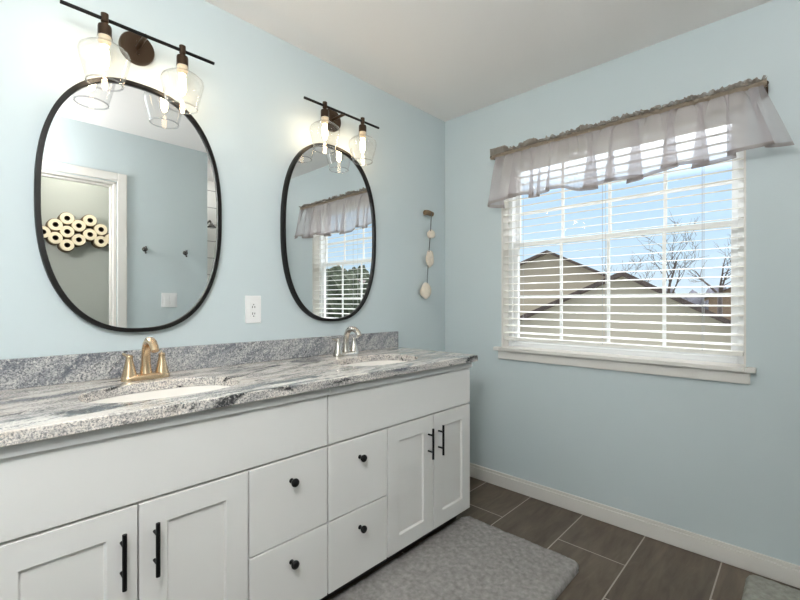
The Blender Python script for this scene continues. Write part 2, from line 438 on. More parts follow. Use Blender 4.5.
box(gb, .105, .111, gy0, gy1, 1.192, 1.210); box(gb, .129, .135, gy0, gy1, 1.722, 1.740)
obj('grille', gb, M['vinyl'], win)
obj('pane', boxes((.1065, .1095, gy0, gy1, gz0, zm - .012)), M['pane'], win)
obj('pane', boxes((.1305, .1335, gy0, gy1, zm + .010, gzt)), M['pane'], win)
obj('jamb_liner', boxes((0.0, fx0, wy1 - .008, wy1, wz0, wz1), (0.0, fx0, wy0, wy0 + .008, wz0, wz1), (0, fx0, wy0, wy1, wz1 - .008, wz1)), M['white'], win)
struct('trim_2', boxes((-.045, .139, wy0, wy1, wz0 - .0215, wz0), (-.045, 0, wy0 - .035, wy0, wz0 - .022, wz0), (-.045, 0, wy1, wy1 + .035, wz0 - .022, wz0), (-.02, 0, wy0 - .015, wy1 + .015, wz0 - .075, wz0 - .022)),
       M['white'], 'white window sill with apron under the blind', 'window sill', bevel=.004)

# ------------------------------------------------------------------ blind
bl = thing('window_blind', 'white two inch slatted blind, slats open, inside the window', 'blind', (0.036, -1.049, wz0))
by0, by1 = wy0 + .011, wy1 - .011
tilt = math.radians(7); cx = .037
bm = BM(); z = 0.975
while z < 2.03:
    prof = []
    for u, cr in ((-1, 0), (-.5, .0015), (0, .002), (.5, .0015), (1, 0)):
        prof.append((u * .025, cr))
    top = [(cx + u * math.cos(tilt) - (c + .001) * math.sin(tilt), z + u * math.sin(tilt) + (c + .001) * math.cos(tilt)) for u, c in prof]
    bot = [(cx + u * math.cos(tilt) - (c - .001) * math.sin(tilt), z + u * math.sin(tilt) + (c - .001) * math.cos(tilt)) for u, c in prof][::-1]
    loop = top + bot
    A = [bm.verts.new((x, by0, zz)) for x, zz in loop]; B = [bm.verts.new((x, by1, zz)) for x, zz in loop]
    n = len(loop)
    for i in range(n): bm.faces.new((A[i], A[(i + 1) % n], B[(i + 1) % n], B[i]))
    bm.faces.new(A); bm.faces.new(B[::-1])
    z += .0437
obj('slats', bm, M['slat'], bl)
obj('head_rail', boxes((.008, .066, by0, by1, 2.04, 2.089)), M['slat'], bl, bevel=.002)
obj('bottom_rail', boxes((.012, .062, by0, by1, .927, .947)), M['slat'], bl, bevel=.003)
bm = BM()
for yy in (-.565, -1.051, -1.49):
    for xx in (.011, .063):
        tube(bm, [(xx, yy, .94), (xx, yy, 2.045)], .0011, 6)
obj('ladder_cords', bm, M['bcord'], bl)

# ------------------------------------------------------------------ valance
vy0, vy1, vz, vx = -0.424, -1.722, 2.066, -0.082
rod = thing('curtain_rod', 'thin curtain rod with round end knobs inside the sheer valance', 'curtain rod', (vx, -1.07, vz))
bm = tube(BM(), [(vx, vy0 + .004, vz), (vx, vy1 - .004, vz)], .007, 12)
obj('rod', bm, M['bronze'], rod, smooth=True, auto=40)
for yy in (vy1 + .006, vy0 - .004):
    bm = BM(); bmesh.ops.create_uvsphere(bm, u_segments=16, v_segments=10, radius=.012); bmesh.ops.translate(bm, verts=bm.verts, vec=(vx, yy, vz))
    obj('end_knob', bm, M['bronze'], rod, smooth=True)
for yy in (vy1 + .012, vy0 - .012):
    obj('bracket', boxes((vx - .004, 0, yy - .006, yy + .006, vz - .008, vz + .002), (-.006, 0, yy - .012, yy + .012, vz - .03, vz + .02)), M['bronze'], rod)
val = thing('valance', 'sheer grey ruffled valance gathered on the rod over the window', 'valance', (vx, -1.07, vz))
rng = random.Random(11)
folds = []                         # (centre s, width, depth) of big pleats
for c, wd, d in ((.035, .05, .012), (.13, .035, .035), (.215, .03, .03), (.262, .03, .045), (.31, .025, .04), (.47, .04, .03), (.545, .035, .028), (.63, .04, .036), (.74, .035, .03), (.83, .035, .034), (.90, .03, .03), (.96, .03, .045)):
    folds.append((c, wd * 1.15, d))
NS, NT = 1000, 22
def gather(s): return noise.noise(Vector((s * 46, 0.3, 1.7))) + .5 * noise.noise(Vector((s * 97, 5.3, 0)))
def sheet(s, t):
    y = vy0 + (vy1 - vy0) * s
    ease = t ** 0.7
    x = vx - .012
    sway = 0
    for c, wd, d in folds:
        g = math.exp(-((s - c) / wd) ** 2)
        x -= d * g * ease
        y += (.020 + .058 * ease) * (wd / .033) * math.sin((s - c) / wd * 1.9) * g      # overlap at the edge of a pleat
        sway += g * d
    x += .010 * gather(s) * (1 - .6 * t)
    x += .012 * ease * math.sin(s * 52 + 1.3 * math.sin(s * 9))
    gt = (1 - t) ** 2.2
    ph = s * 235 + 3.2 * noise.noise(Vector((s * 17, 4.4, 0)))
    y += .0105 * gt * math.sin(ph); x += .006 * gt * math.cos(ph) + .0025 * (1 - gt) * math.cos(ph)
    fl = max(0, (s - .86) / .14); y -= .10 * fl ** 1.3 * t            # flared free end
    if s < .02: x += (.02 - s) * 1.2
    L = .285 - .010 * math.sin(s * 9.0) + .016 * math.sin(s * 31 + .4) + .35 * (sway - .02) * .5
    if s < .07: L += .028 * (1 - s / .07)
    if s > .9: L -= .10 * (s - .9)
    return (x, y, vz - .012 - t * L)
bm = BM()
grid = [[bm.verts.new(sheet(i / NS, j / NT)) for j in range(NT + 1)] for i in range(NS + 1)]
for i in range(NS):
    for j in range(NT): bm.faces.new((grid[i][j], grid[i + 1][j], grid[i + 1][j + 1], grid[i][j + 1]))
obj('sheer_panel', bm, M['sheer'], val, smooth=True)
bm = BM()
grid = []
for i in range(NS + 1):
    a = Vector(sheet(i / NS, .94)); b = Vector(sheet(i / NS, 1.0))
    off = Vector((-.0012, 0, 0))
    grid.append([bm.verts.new(a + off), bm.verts.new(b + off)])
for i in range(NS): bm.faces.new((grid[i][0], grid[i + 1][0], grid[i + 1][1], grid[i][1]))
obj('hem', bm, M['hem'], val, smooth=True)
# pocket round the rod: crumpled tube
bm = BM(); rings = []
NP = 700
for i in range(NP + 1):
    s = i / NP; y = vy0 + (vy1 - vy0) * s
    ring = []
    for k in range(14):
        a = 2 * PI * k / 14
        r = .0118 + .006 * noise.noise(Vector((s * 75, math.cos(a) * 1.2, math.sin(a) * 1.2))) + .004 * noise.noise(Vector((s * 150, math.cos(a) * 2, math.sin(a) * 2)))
        ring.append(bm.verts.new((vx + r * math.cos(a) * 1.0, y + .004 * noise.noise(Vector((s * 30, a, 2))), vz + r * math.sin(a) * 1.1)))
    rings.append(ring)
for r0, r1 in zip(rings, rings[1:]):
    for k in range(14): bm.faces.new((r0[k], r0[(k + 1) % 14], r1[(k + 1) % 14], r1[k]))
obj('rod_pocket', bm, M['pocket'], val, smooth=True)
# ruffled heading above the rod: a crumpled double layer of cloth
bm = BM()
def smooth01(v): v = max(0, min(1, v)); return v * v * (3 - 2 * v)
for lay in (0, 1):
    g = []
    for i in range(1801):
        s = i / 1800; y = vy0 + (vy1 - vy0) * s
        flat = 1 - smooth01((s - .075) / .03)
        for c, wd, a in ((.205, .028, .85), (.16, .02, .4), (.42, .02, .5), (.60, .02, .3), (.93, .04, .35)): flat = max(flat, a * math.exp(-((s - c) / wd) ** 2))
        hh = .012 + .030 * flat + (1 - flat) * (.020 * max(-.3, noise.noise(Vector((s * 38, 7.1 + lay, 0))) + .25 + .6 * noise.noise(Vector((s * 90, 2.1 + lay, 0)))))
        amp = .004 + (1 - flat) * .022
        row = []
        for j in range(8):
            t = j / 7
            ph = noise.noise(Vector((s * 62, 3.3 + lay * 4, t * .8))) * 1.7 + noise.noise(Vector((s * 140, 1.3 + lay * 4, t * 1.5))) * .8
            row.append(bm.verts.new((vx - .012 + lay * .016 + amp * t ** .5 * ph * (1 - .3 * t), y + (1 - flat) * .014 * t * noise.noise(Vector((s * 55, 9 + lay, t))), vz + .008 + hh * t)))
        g.append(row)
    for r0, r1 in zip(g, g[1:]):
        for j in range(7): bm.faces.new((r0[j], r1[j], r1[j + 1], r0[j + 1]))
obj('ruffle', bm, M['ruffle'], val, smooth=True)

# ------------------------------------------------------------------ vanity cabinets
YF = -.565                         # face of doors and drawers
def shaker(x0, x1, z0, z1, st=.068):
    """five piece door: raised stiles and rails round a recessed panel"""
    bm = BM(); y0, y1 = YF, YF + .019
    yi = YF + .009
    o = [(x0, z0), (x1, z0), (x1, z1), (x0, z1)]
    i_ = [(x0 + st, z0 + st), (x1 - st, z0 + st), (x1 - st, z1 - st), (x0 + st, z1 - st)]
    i2 = [(x0 + st + .004, z0 + st + .004), (x1 - st - .004, z0 + st + .004), (x1 - st - .004, z1 - st - .004), (x0 + st + .004, z1 - st - .004)]
    F = [bm.verts.new((x, y0, z)) for x, z in o]; I = [bm.verts.new((x, y0, z)) for x, z in i_]
    P = [bm.verts.new((x, yi, z)) for x, z in i2]; Bk = [bm.verts.new((x, y1, z)) for x, z in o]
    for k in range(4):
        n = (k + 1) % 4
        bm.faces.new((F[k], F[n], I[n], I[k])); bm.faces.new((I[k], I[n], P[n], P[k])); bm.faces.new((F[n], F[k], Bk[k], Bk[n]))
    bm.faces.new(P); bm.faces.new(Bk[::-1])
    return bm
def bar_pull(parent, x, z0=.441, z1=.582):
    bm = tube(BM(), [(x, YF - .030, z0), (x, YF - .030, z1)], .0055, 14)
    for zz in (z0 + .032, z1 - .032): tube(bm, [(x, YF + .001, zz), (x, YF - .028, zz)], .0042, 10)
    obj('handle', bm, M['black'], parent, smooth=True, auto=40)
def knob(parent, x, z):
    bm = BM()
    lathe(bm, [(.0085, .001), (.0085, -.002), (.0055, -.006), (.0055, -.012), (.012, -.018), (.0145, -.024), (.0135, -.029), (.009, -.032), (.001, -.033)], (x, YF, z), 'Y', 20)
    obj('knob', bm, M['black'], parent, smooth=True, auto=50)
def vanity(xw, sgn, label):
    """xw: outer end (door side); sgn: direction from doors towards drawers"""
    X = lambda d: xw + sgn * d
    mm = lambda a, b: (min(X(a), X(b)), max(X(a), X(b)))
    v = thing('vanity_cabinet', label, 'cabinet', ((X(0) + X(.9175)) / 2, -.28, 0), 'white vanity cabinets under the granite counter')
    a, b = mm(0, .9165)
    m0, m1 = mm(.608, .613)
    ca = boxes((a, a + .018, -.527, -.003, .088, .857), (b - .018, b, -.527, -.003, .088, .857), (a + .018, b - .018, -.009, -.003, .106, .857), (a + .018, b - .018, -.527, -.009, .088, .106),
               (a, a + .03, -.545, -.527, .088, .857), (b - .03, b, -.545, -.527, .088, .857), (a + .03, b - .03, -.545, -.527, .088, .115), (a + .03, b - .03, -.545, -.527, .615, .665),
               (m0 - .02, m1 + .02, -.545, -.527, .115, .615), (min(m0, X(.9165)) if sgn > 0 else X(.9165) + .03, max(m0, X(.9165)) - .03 if sgn > 0 else m0, -.545, -.527, .335, .375), (a + .03, b - .03, -.545, -.527, .80, .857))
    obj('carcass', ca, M['cab'], v, bevel=.0015)
    obj('top_rail', boxes((a, b, -.578, -.545, .8275, .857)), M['cab_shade'], v, bevel=.001)
    obj('toe_kick', boxes((a + .02, b - .002, -.475, -.02, 0, .088)), M['kick'], v)
    a, b = mm(.003, .9145)
    obj('false_front', boxes((a, b, YF, YF + .019, .641, .825)), M['cab'], v, bevel=.002)
    for d0, d1, hd in ((.003, .3035, .3035 - .036), (.3075, .608, .3075 + .036)):
        a, b = mm(d0, d1)
        dr = obj('door', shaker(a, b, .090, .634), M['cab'], v, bevel=.0015)
        bar_pull(dr, X(hd))
    for z0, z1, kz in ((.358, .634, .557), (.090, .353, .28)):
        a, b = mm(.613, .9145)
        dr = obj('drawer', boxes((a, b, YF, YF + .019, z0, z1)), M['cab'], v, bevel=.002)
        knob(dr, (a + b) / 2, kz)
    return v
vanity(-.518, -1, 'white vanity cabinet nearer the window wall, drawers on its left')
vanity(-2.353, 1, 'white vanity cabinet farther from the window, drawers on its right')

# ------------------------------------------------------------------ counter + sinks
CT0, CT1, CYF, ZC = -2.372, -.498, -.600, .89
SK = [(-1.912, -.345), (-.985, -.345)]
SHW, SHD, SN = .225, .150, 2.5
def supl(cx, cy, a, b, n, N=56):
    r = []
    for k in range(N):
        th = 2 * PI * k / N; c, s = math.cos(th), math.sin(th)
        r.append((cx + a * math.copysign(abs(c) ** (2 / n), c), cy + b * math.copysign(abs(s) ** (2 / n), s)))
    return r
def slab_with_holes(x0, x1, y0, y1, z0, z1, holes):
    bm = BM()
    def loop(pts, z):
        vs = [bm.verts.new((x, y, z)) for x, y in pts]
        return vs, [bm.edges.new((vs[i], vs[(i + 1) % len(vs)])) for i in range(len(vs))]
    outer = [(x0, y0), (x1, y0), (x1, y1), (x0, y1)]
    data = []
    for z in (z0, z1):
        L = [loop(outer, z)] + [loop(h, z) for h in holes]
        edges = [e for _, es in L for e in es]
        bmesh.ops.triangle_fill(bm, use_beauty=True, use_dissolve=False, edges=edges)
        data.append([vs for vs, _ in L])
    # drop triangles filling a hole
    kill = []
    for f in bm.faces:
        c = f.calc_center_median()
        for hx, hy in SK:
            if (abs(c.x - hx) / (SHW * .985)) ** SN + (abs(c.y - hy) / (SHD * .985)) ** SN < 1: kill.append(f); break
    if kill: bmesh.ops.delete(bm, geom=kill, context='FACES_ONLY')
    for A, B in zip(*data):
        for i in range(len(A)):
            j = (i + 1) % len(A); bm.faces.new((A[i], A[j], B[j], B[i]))
    return bm
ct = thing('countertop', 'grey and white veined granite counter with backsplash along the vanity', 'countertop', (-1.435, -.3, .857))
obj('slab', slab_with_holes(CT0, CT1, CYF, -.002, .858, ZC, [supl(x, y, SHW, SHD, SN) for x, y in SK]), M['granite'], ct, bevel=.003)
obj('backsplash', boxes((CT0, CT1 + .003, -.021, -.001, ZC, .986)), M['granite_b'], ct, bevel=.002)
def sink(cx, cy, label):
    s = thing('sink', label, 'sink', (cx, cy, .72), 'undermount sinks')
    bm = BM(); rings = []
    prof = [(1.06, 0, 0), (1.0, 0, 0), (.975, .02, 0), (.94, .06, 0), (.86, .105, 0), (.70, .130, 0), (.40, .140, 0), (.10, .145, 0)]
    zt = .8575
    for f, d, _ in prof:
        rings.append([bm.verts.new((x, y, zt - d)) for x, y in supl(cx, cy, SHW * f, SHD * f, SN if f > .5 else 2.1)])
    for f, d, _ in prof[::-1][:-1]:
        rings.append([bm.verts.new((x, y, zt - d - .012)) for x, y in supl(cx, cy, SHW * f + .01, SHD * f + .01, SN)])
    n = len(rings[0])
    for r0, r1 in zip(rings, rings[1:] + rings[:1]):
        for k in range(n): bm.faces.new((r0[k], r0[(k + 1) % n], r1[(k + 1) % n], r1[k]))
    obj('basin', bm, M['porcelain'], s, smooth=True, auto=60)
    obj('drain', lathe(BM(), [(.029, -.146), (.030, -.142), (.020, -.1415), (.004, -.139)], (cx, cy, zt), 'Z', 24), M['nickel'], s, smooth=True, auto=40)
sink(*SK[0], 'white undermount sink under the gold faucet')
sink(*SK[1], 'white undermount sink nearer the window, under the nickel faucet')

def faucet(cx, m, label, lever):
    cy = -.115
    f = thing('faucet', label, 'faucet', (cx, cy, ZC), 'two handle bathroom faucets')
    # base plate: stadium outline with stepped edge
    bm = BM(); rings = []
    for a_, z_ in ((0, 0), (0, .013), (-.003, .018), (-.009, .021)):
        pts = supl(cx, cy, .077 + a_, .027 + a_, 3.0, 40)
        rings.append([bm.verts.new((x, y, ZC + z_)) for x, y in pts])
    for r0, r1 in zip(rings, rings[1:]):
        for k in range(40): bm.faces.new((r0[k], r0[(k + 1) % 40], r1[(k + 1) % 40], r1[k]))
    bm.faces.new(rings[0][::-1]); bm.faces.new(rings[-1])
    obj('base_plate', bm, m, f, smooth=True, auto=50)
    # spout: waisted column that arcs forward and turns down
    P = [(0, .014, .021), (.001, .03, .0185), (.001, .055, .0155), (.0, .085, .0145), (-.004, .108, .0145), (-.016, .127, .0145), (-.034, .138, .0145), (-.056, .140, .014), (-.078, .134, .0135), (-.095, .122, .013), (-.104, .108, .0125)]
    bm = tube(BM(), [(cx, cy + y, ZC + z) for y, z, r in P], [r for *_, r in P], 18)
    obj('spout', bm, m, f, smooth=True, auto=60)
    lr = BM(); tube(lr, [(cx, cy + .022, ZC + .012), (cx, cy + .022, ZC + .05)], .0022, 8); bmesh.ops.create_uvsphere(lr, u_segments=10, v_segments=8, radius=.005, matrix=Matrix.Translation((cx, cy + .022, ZC + .053)))
    obj('lift_rod', lr, m, f, smooth=True, auto=60)
    for sg in (-1, 1):
        hx = cx + sg * .052
        bm = lathe(BM(), [(.0240, .014), (.0220, .024), (.0172, .045), (.0130, .064), (.0110, .075), (.0108, .080), (.0118, .086), (.0095, .0895), (.002, .0905)], (hx, cy, ZC), 'Z', 24)
        h = obj('handle', bm, m, f, smooth=True, auto=55)
        L = tube(BM(), [(hx, cy, ZC + .083), (hx + sg * lever[0] * .018, cy + lever[1] * .018, ZC + .087), (hx + sg * lever[0] * .038, cy + lever[1] * .038, ZC + .091)], [.007, .0055, .0045], 12)
        obj('lever', L, m, h, smooth=True, auto=50)
faucet(-1.907, M['warmlit'], 'brushed gold two handle faucet behind the sink farther from the window', (.25, .97))
faucet(-.985, M['nickel'], 'brushed nickel two handle faucet behind the sink nearer the window', (.98, .15))

# ------------------------------------------------------------------ mirrors
def outline(cx, cz, a, b, y, N=120): return [Vector((x, y, z)) for x, z in supl(cx, cz, a, b, 2.44, N)]
def mirror(cx, cz, label):
    r = thing('mirror', label, 'mirror', (cx, 0, cz - .467), 'black framed oval mirrors')
    A, B = .3045, .467
    bm = BM(); rings = []
    for a_, y_ in ((0, -.001), (0, -.027), (-.0015, -.029), (-.0140, -.029), (-.0155, -.027), (-.0155, -.016)):
        rings.append([bm.verts.new(v) for v in outline(cx, cz, A + a_, B + a_, y_)])
    n = len(rings[0])
    for r0, r1 in zip(rings, rings[1:]):
        for k in range(n): bm.faces.new((r0[k], r0[(k + 1) % n], r1[(k + 1) % n], r1[k]))
    obj('frame', bm, M['frame'], r, smooth=True, auto=40)
    bm = BM(); fr_ = [bm.verts.new(v) for v in outline(cx, cz, A - .015, B - .015, -.018)]; bk = [bm.verts.new(v) for v in outline(cx, cz, A - .015, B - .015, -.003)]
    bm.faces.new(fr_); bm.faces.new(bk[::-1])
    for k in range(n): bm.faces.new((fr_[k], bk[k], bk[(k + 1) % n], fr_[(k + 1) % n]))
    obj('glass', bm, M['mirror'], r)
    return r
mir = mirror(-1.8985, 1.5205, 'black framed oval mirror above the gold faucet, reflecting the toilet paper')
dup(mir, (.9035, 0, .0105), 'black framed oval mirror nearer the window, reflecting the valance')

# ------------------------------------------------------------------ vanity lights
def vanity_light(cx, z, label):
    yb = -.12
    L = thing('vanity_light', label, 'wall light', (cx, 0, z - .22), 'two lamp bar lights above the mirrors')
    obj('canopy', lathe(BM(), [(.058, -.0005), (.059, -.016), (.056, -.021), (.002, -.022)], (cx, 0, z), 'Y', 36), M['bronze'], L, smooth=True, auto=40)
    bm = tube(BM(), [(cx, -.02, z), (cx, yb, z + .0)], .008, 14)
    for zz in (-.022, .022): tube(bm, [(cx, -.02, z + zz), (cx, -.026, z + zz)], .005, 10)
    obj('arm', bm, M['bronze'], L, smooth=True, auto=40)
    obj('bar', tube(BM(), [(cx - .2425, yb, z), (cx + .2425, yb, z)], .0062, 14), M['black'], L, smooth=True, auto=40)
    for sx in (-.1235, .1235):
        x = cx + sx
        s = lathe(BM(), [(.008, .020), (.0115, .018), (.0115, -.010), (.008, -.014), (.008, -.020), (.019, -.022), (.0205, -.028), (.0205, -.058), (.001, -.059)], (x, yb, z), 'Z', 24)
        so = obj('socket', s, M['bronze'], L, smooth=True, auto=40)
        obj('collar', lathe(BM(), [(.0185, -.058), (.0185, -.078), (.0150, -.080), (.0140, -.090), (.001, -.091)], (x, yb, z), 'Z', 24), M['collar'], so, smooth=True, auto=40)
        g = [(.0225, -.056), (.0235, -.072), (.034, -.082), (.058, -.096), (.072, -.108), (.0755, -.120), (.073, -.135), (.062, -.180), (.0525, -.216)]
        prof = g + [(r - .0022, h) for r, h in g[::-1]]
        sh_ = obj('shade', lathe(BM(), prof, (x, yb, z), 'Z', 40, close=True), M['glass'], L, smooth=True, auto=60)
        obj('rim', lathe(BM(), [(.0525 + .0028 * math.cos(a), -.216 + .0028 * math.sin(a)) for a in [2 * PI * k / 10 for k in range(10)]], (x, yb, z), 'Z', 40, close=True), M['rim'], sh_, smooth=True)
        bprof = [(.006, -.088), (.009, -.098), (.0125, -.112), (.0135, -.130), (.012, -.150), (.008, -.164), (.001, -.170)]
        obj('bulb', lathe(BM(), bprof, (x, yb, z), 'Z', 18), M['bulb'], L, smooth=True)
    return L
vl = vanity_light(-1.9085, 2.122, 'dark bronze two lamp bar light above the mirror farther from the window')
dup(vl, (.9085, 0, .0135), 'dark bronze two lamp bar light above the mirror nearer the window')

# ------------------------------------------------------------------ things on the walls
ou = thing('outlet', 'white wall outlet between the two mirrors', 'outlet', (-1.438, 0, 1.068))
obj('plate', boxes((-1.4785, -1.4015, -.007, 0, 1.070, 1.196)), M['plate'], ou, bevel=.003)
ins = obj('receptacle', boxes((-1.457, -1.423, -.0095, -.006, 1.099, 1.167)), M['plate'], ou, bevel=.0015)
obj('slot', boxes((-1.4475, -1.4445, -.0102, -.009, 1.139, 1.149)), M['slot'], ins)
obj('slot', boxes((-1.4365, -1.4335, -.0102, -.009, 1.140, 1.148)), M['slot'], ins)
obj('slot', boxes((-1.4475, -1.4445, -.0102, -.009, 1.109, 1.119)), M['slot'], ins)
obj('slot', boxes((-1.4365, -1.4335, -.0102, -.009, 1.110, 1.118)), M['slot'], ins)
obj('test_button', boxes((-1.447, -1.434, -.0107, -.009, 1.128, 1.133)), M['plate'], ins)
for zz in (1.155, 1.102):
    obj('ground_hole', lathe(BM(), [(.0026, .0), (.0026, -.0011), (.0002, -.0012)], (-1.4405, -.0093, zz), 'Y', 12), M['slot'], ins)

ha = thing('stone_hanging', 'three pale stones on a cord hanging from a driftwood peg beside the corner', 'wall hanging', (-.21, -.03, 1.2))
bm = tube(BM(), [(-.252, -.028, 1.757), (-.22, -.030, 1.760), (-.175, -.027, 1.757)], [.0165, .018, .016], 14)
obj('driftwood_stick', bm, M['wood'], ha, smooth=True, auto=50)
obj('peg', tube(BM(), [(-.215, 0, 1.757), (-.215, -.03, 1.757)], .006, 10), M['wood'], ha)
obj('cord', tube(BM(), [(-.205, -.046, 1.76), (-.212, -.042, 1.62), (-.222, -.034, 1.46), (-.236, -.030, 1.24)], .0028, 8), M['cord'], ha, smooth=True)
def stone(c, r, seed):
    bm = BM(); bmesh.ops.create_icosphere(bm, subdivisions=3, radius=1)
    for v in bm.verts:
        k = 1 + .30 * noise.noise(v.co * 1.1 + Vector((seed, 0, 0)))
        v.co = Vector((c[0] + v.co.x * r[0] * k, c[1] + v.co.y * r[1] * k, c[2] + v.co.z * r[2] * k))
    obj('stone', bm, M['shell'], ha, smooth=True)
stone((-.196, -.036, 1.620), (.034, .018, .032), 1.2)
stone((-.205, -.030, 1.458), (.037, .018, .054), 4.7)
stone((-.243, -.026, 1.242), (.046, .018, .052), 8.3)

# hooks and switch on the wall opposite, seen in the mirror
def hook(x, z, label):
    h = thing('robe_hook', label, 'hook', (x, YB, z), 'robe hooks on the doorway wall')
    obj('rose', lathe(BM(), [(.019, .0), (.019, .006), (.014, .010), (.001, .011)], (x, YB, z), 'Y', 20), M['chrome'], h, smooth=True, auto=40)
    bm = tube(BM(), [(x, YB + .008, z), (x, YB + .022, z - .008), (x, YB + .030, z - .002), (x, YB + .034, z + .02)], [.007, .006, .006, .008], 10)
    tube(bm, [(x, YB + .02, z - .004), (x, YB + .022, z - .026), (x, YB + .030, z - .03)], [.006, .006, .007], 10)
    obj('prong', bm, M['chrome'], h, smooth=True)
    return h
hk = hook(-1.379, 1.575, 'dark chrome robe hook nearer the closet doorway, seen in the mirror')
dup(hk, (.295, 0, -.004), 'dark chrome robe hook nearer the shower, seen in the mirror')
sw = thing('light_switch', 'white double rocker light switch below the hooks, seen in the mirror', 'switch', (-1.205, YB, 1.126))
obj('plate', boxes((-1.263, -1.147, YB, YB + .006, 1.126, 1.241)), M['plate'], sw, bevel=.002)
for x in (-1.228, -1.182):
    obj('rocker', boxes((x - .0165, x + .0165, YB + .005, YB + .0095, 1.150, 1.217)), M['plate'], sw, bevel=.0015)

sh = thing('overhead_shower', 'chrome overhead shower on the white tiled wall, at the mirror edge', 'shower', (-.569, YS, 1.95))
obj('arm', tube(BM(), [(-.569, YS, 2.0), (-.569, YS + .06, 2.01), (-.569, YS + .10, 1.98)], .010, 12), M['chrome'], sh, smooth=True, auto=60)
obj('head', lathe(BM(), [(.012, .04), (.018, .02), (.042, 0), (.042, -.012), (.001, -.013)], (-.569, YS + .105, 1.945), 'Z', 24), M['chrome'], sh, smooth=True, auto=40)

# toilet paper in a cloud shaped rack
HX = .0775; HZ = .104
cols = [(-1.914, [1.718]), (-1.838, [1.785, 1.680]), (-1.764, [1.846, 1.738, 1.629]), (-1.688, [1.796, 1.680]), (-1.612, [1.850, 1.732]), (-1.536, [1.783, 1.682]), (-1.462, [1.712])]
rack = thing('toilet_paper_rack', 'brown wooden cloud shaped wall rack holding toilet paper, seen in the mirror', 'rack', (-1.69, YC, 1.57))
bm = BM(); spots = []
for x, zs in cols:
    for z in zs:
        spots.append((x, z))
        ro, ri = .0515, .0475
        lathe(bm, [(ri, YC + .002 + .0), (ro, YC + .002), (ro, YC + .088), (ri, YC + .088)], (x, 0, z), 'Y', 24, close=True)
obj('rings', bm, M['shelfwood'], rack, smooth=True, auto=40)
bm = BM()
for x, z in spots: lathe(bm, [(.0505, YC + .0005), (.0505, YC + .006)], (x, 0, z), 'Y', 20)
obj('back_board', bm, M['shelfwood'], rack)
lb = ['low left end', 'second column, upper', 'second column, lower', 'topmost left peak', 'centre of the left flower', 'lowest', 'right of the flower, upper', 'right of the flower, lower', 'right peak', 'below the right peak', 'near the door casing, upper', 'near the door casing, lower', 'half behind the door casing']
def roll_at(x, z, label):
    r = thing('toilet_paper_roll', label, 'toilet paper', (x, YC + .007, z), 'toilet paper rolls in the rack')
    obj('paper', lathe(BM(), [(.019, YC + .008), (.0455, YC + .008), (.0463, YC + .012), (.0463, YC + .106), (.045, YC + .109), (.020, YC + .109)], (x, 0, z), 'Y', 28, close=True), M['paper'], r, smooth=True, auto=40)
    obj('core', lathe(BM(), [(.0192, YC + .008), (.0192, YC + .108), (.018, YC + .108), (.018, YC + .0085), (.001, YC + .0085)], (x, 0, z), 'Y', 24, cap=False), M['core'], r, smooth=True, auto=40)
    return r
r0 = roll_at(*spots[0], 'white toilet paper roll in the cloud rack, ' + lb[0])
for (x, z), l in list(zip(spots, lb))[1:]:
    dup(r0, (x - spots[0][0], 0, z - spots[0][1]), 'white toilet paper roll in the cloud rack, ' + l)

# ------------------------------------------------------------------ rugs
def rug(name, x0, x1, y0, y1, h, m, label, rad=.05, step=.008, skew=0):
    bm = BM(); nx = int((x1 - x0) / step); ny = int((y1 - y0) / step)
    def edge(x, y):
        dx = min(x - x0, x1 - x); dy = min(y - y0, y1 - y)
        if dx < rad and dy < rad: return rad - math.hypot(rad - dx, rad - dy)
        return min(dx, dy)
    V = {}
    for i in range(nx + 1):
        for j in range(ny + 1):
            x = x0 + (x1 - x0) * i / nx; y = y0 + (y1 - y0) * j / ny
            d = edge(x, y)
            if d < -.0001: continue
            k = min(1, d / .02); prof = math.sqrt(max(0, 1 - (1 - k) ** 2))
            n = noise.noise(Vector((x * 32, y * 32, 0))) * .004 + noise.noise(Vector((x * 110, y * 110, 3))) * .0045 + noise.noise(Vector((x * 7, y * 7, 5))) * .002
            V[i, j] = bm.verts.new((x, y, .003 + (h + n) * prof))
    for i in range(nx):
        for j in range(ny):
            q = [V.get(k) for k in ((i, j), (i + 1, j), (i + 1, j + 1), (i, j + 1))]
            q = [v for v in q if v]
            if len(q) >= 3: bm.faces.new(q)
    ed = [e for e in bm.edges if e.is_boundary]
    ret = bmesh.ops.extrude_edge_only(bm, edges=ed)
    for v in [g for g in ret['geom'] if isinstance(g, bmesh.types.BMVert)]: v.co.z = 0.0005
    tag(obj(name, bm, m, smooth=True), label, 'rug', 'shaggy bath rugs')
rug('bath_rug', -1.75, -.478, -1.128, -.505, .022, M['rug'], 'large grey shaggy bath rug on the tiles in front of the vanity', .045)
rug('bath_mat', -.90, -.055, -2.20, -1.655, .020, M['mat2'], 'pale grey shaggy bath mat at the baseboard, away from the vanity', .03, .01)

# ------------------------------------------------------------------ fill lamps, added out of the frame to brighten the rooms
def lamp(name, x, y, r, drop, dm, label):
    L = thing(name, label, 'ceiling light', (x, y, H - drop - 2 * r))
    obj('base', lathe(BM(), [(.06, 0), (.062, -.018), (.05, -.025)], (x, y, H), 'Z', 32), M['bronze'], L, smooth=True, auto=40)
    obj('stem', tube(BM(), [(x, y, H - .02), (x, y, H - drop - .01)], .008, 12), M['bronze'], L, smooth=True)
    bm = BM(); bmesh.ops.create_uvsphere(bm, u_segments=32, v_segments=20, radius=r, matrix=Matrix.Translation((x, y, H - drop - r)))
    obj('globe', bm, dm, L, smooth=True)
lamp('fill_lamp', -2.55, -1.62, .15, .32, M['fillglow'], 'added fill globe on a short stem in the bathroom, out of the frame')
lamp('closet_fill_lamp', -1.75, -2.28, .09, .04, M['closetfill'], 'added fill globe in the toilet closet, out of the frame')
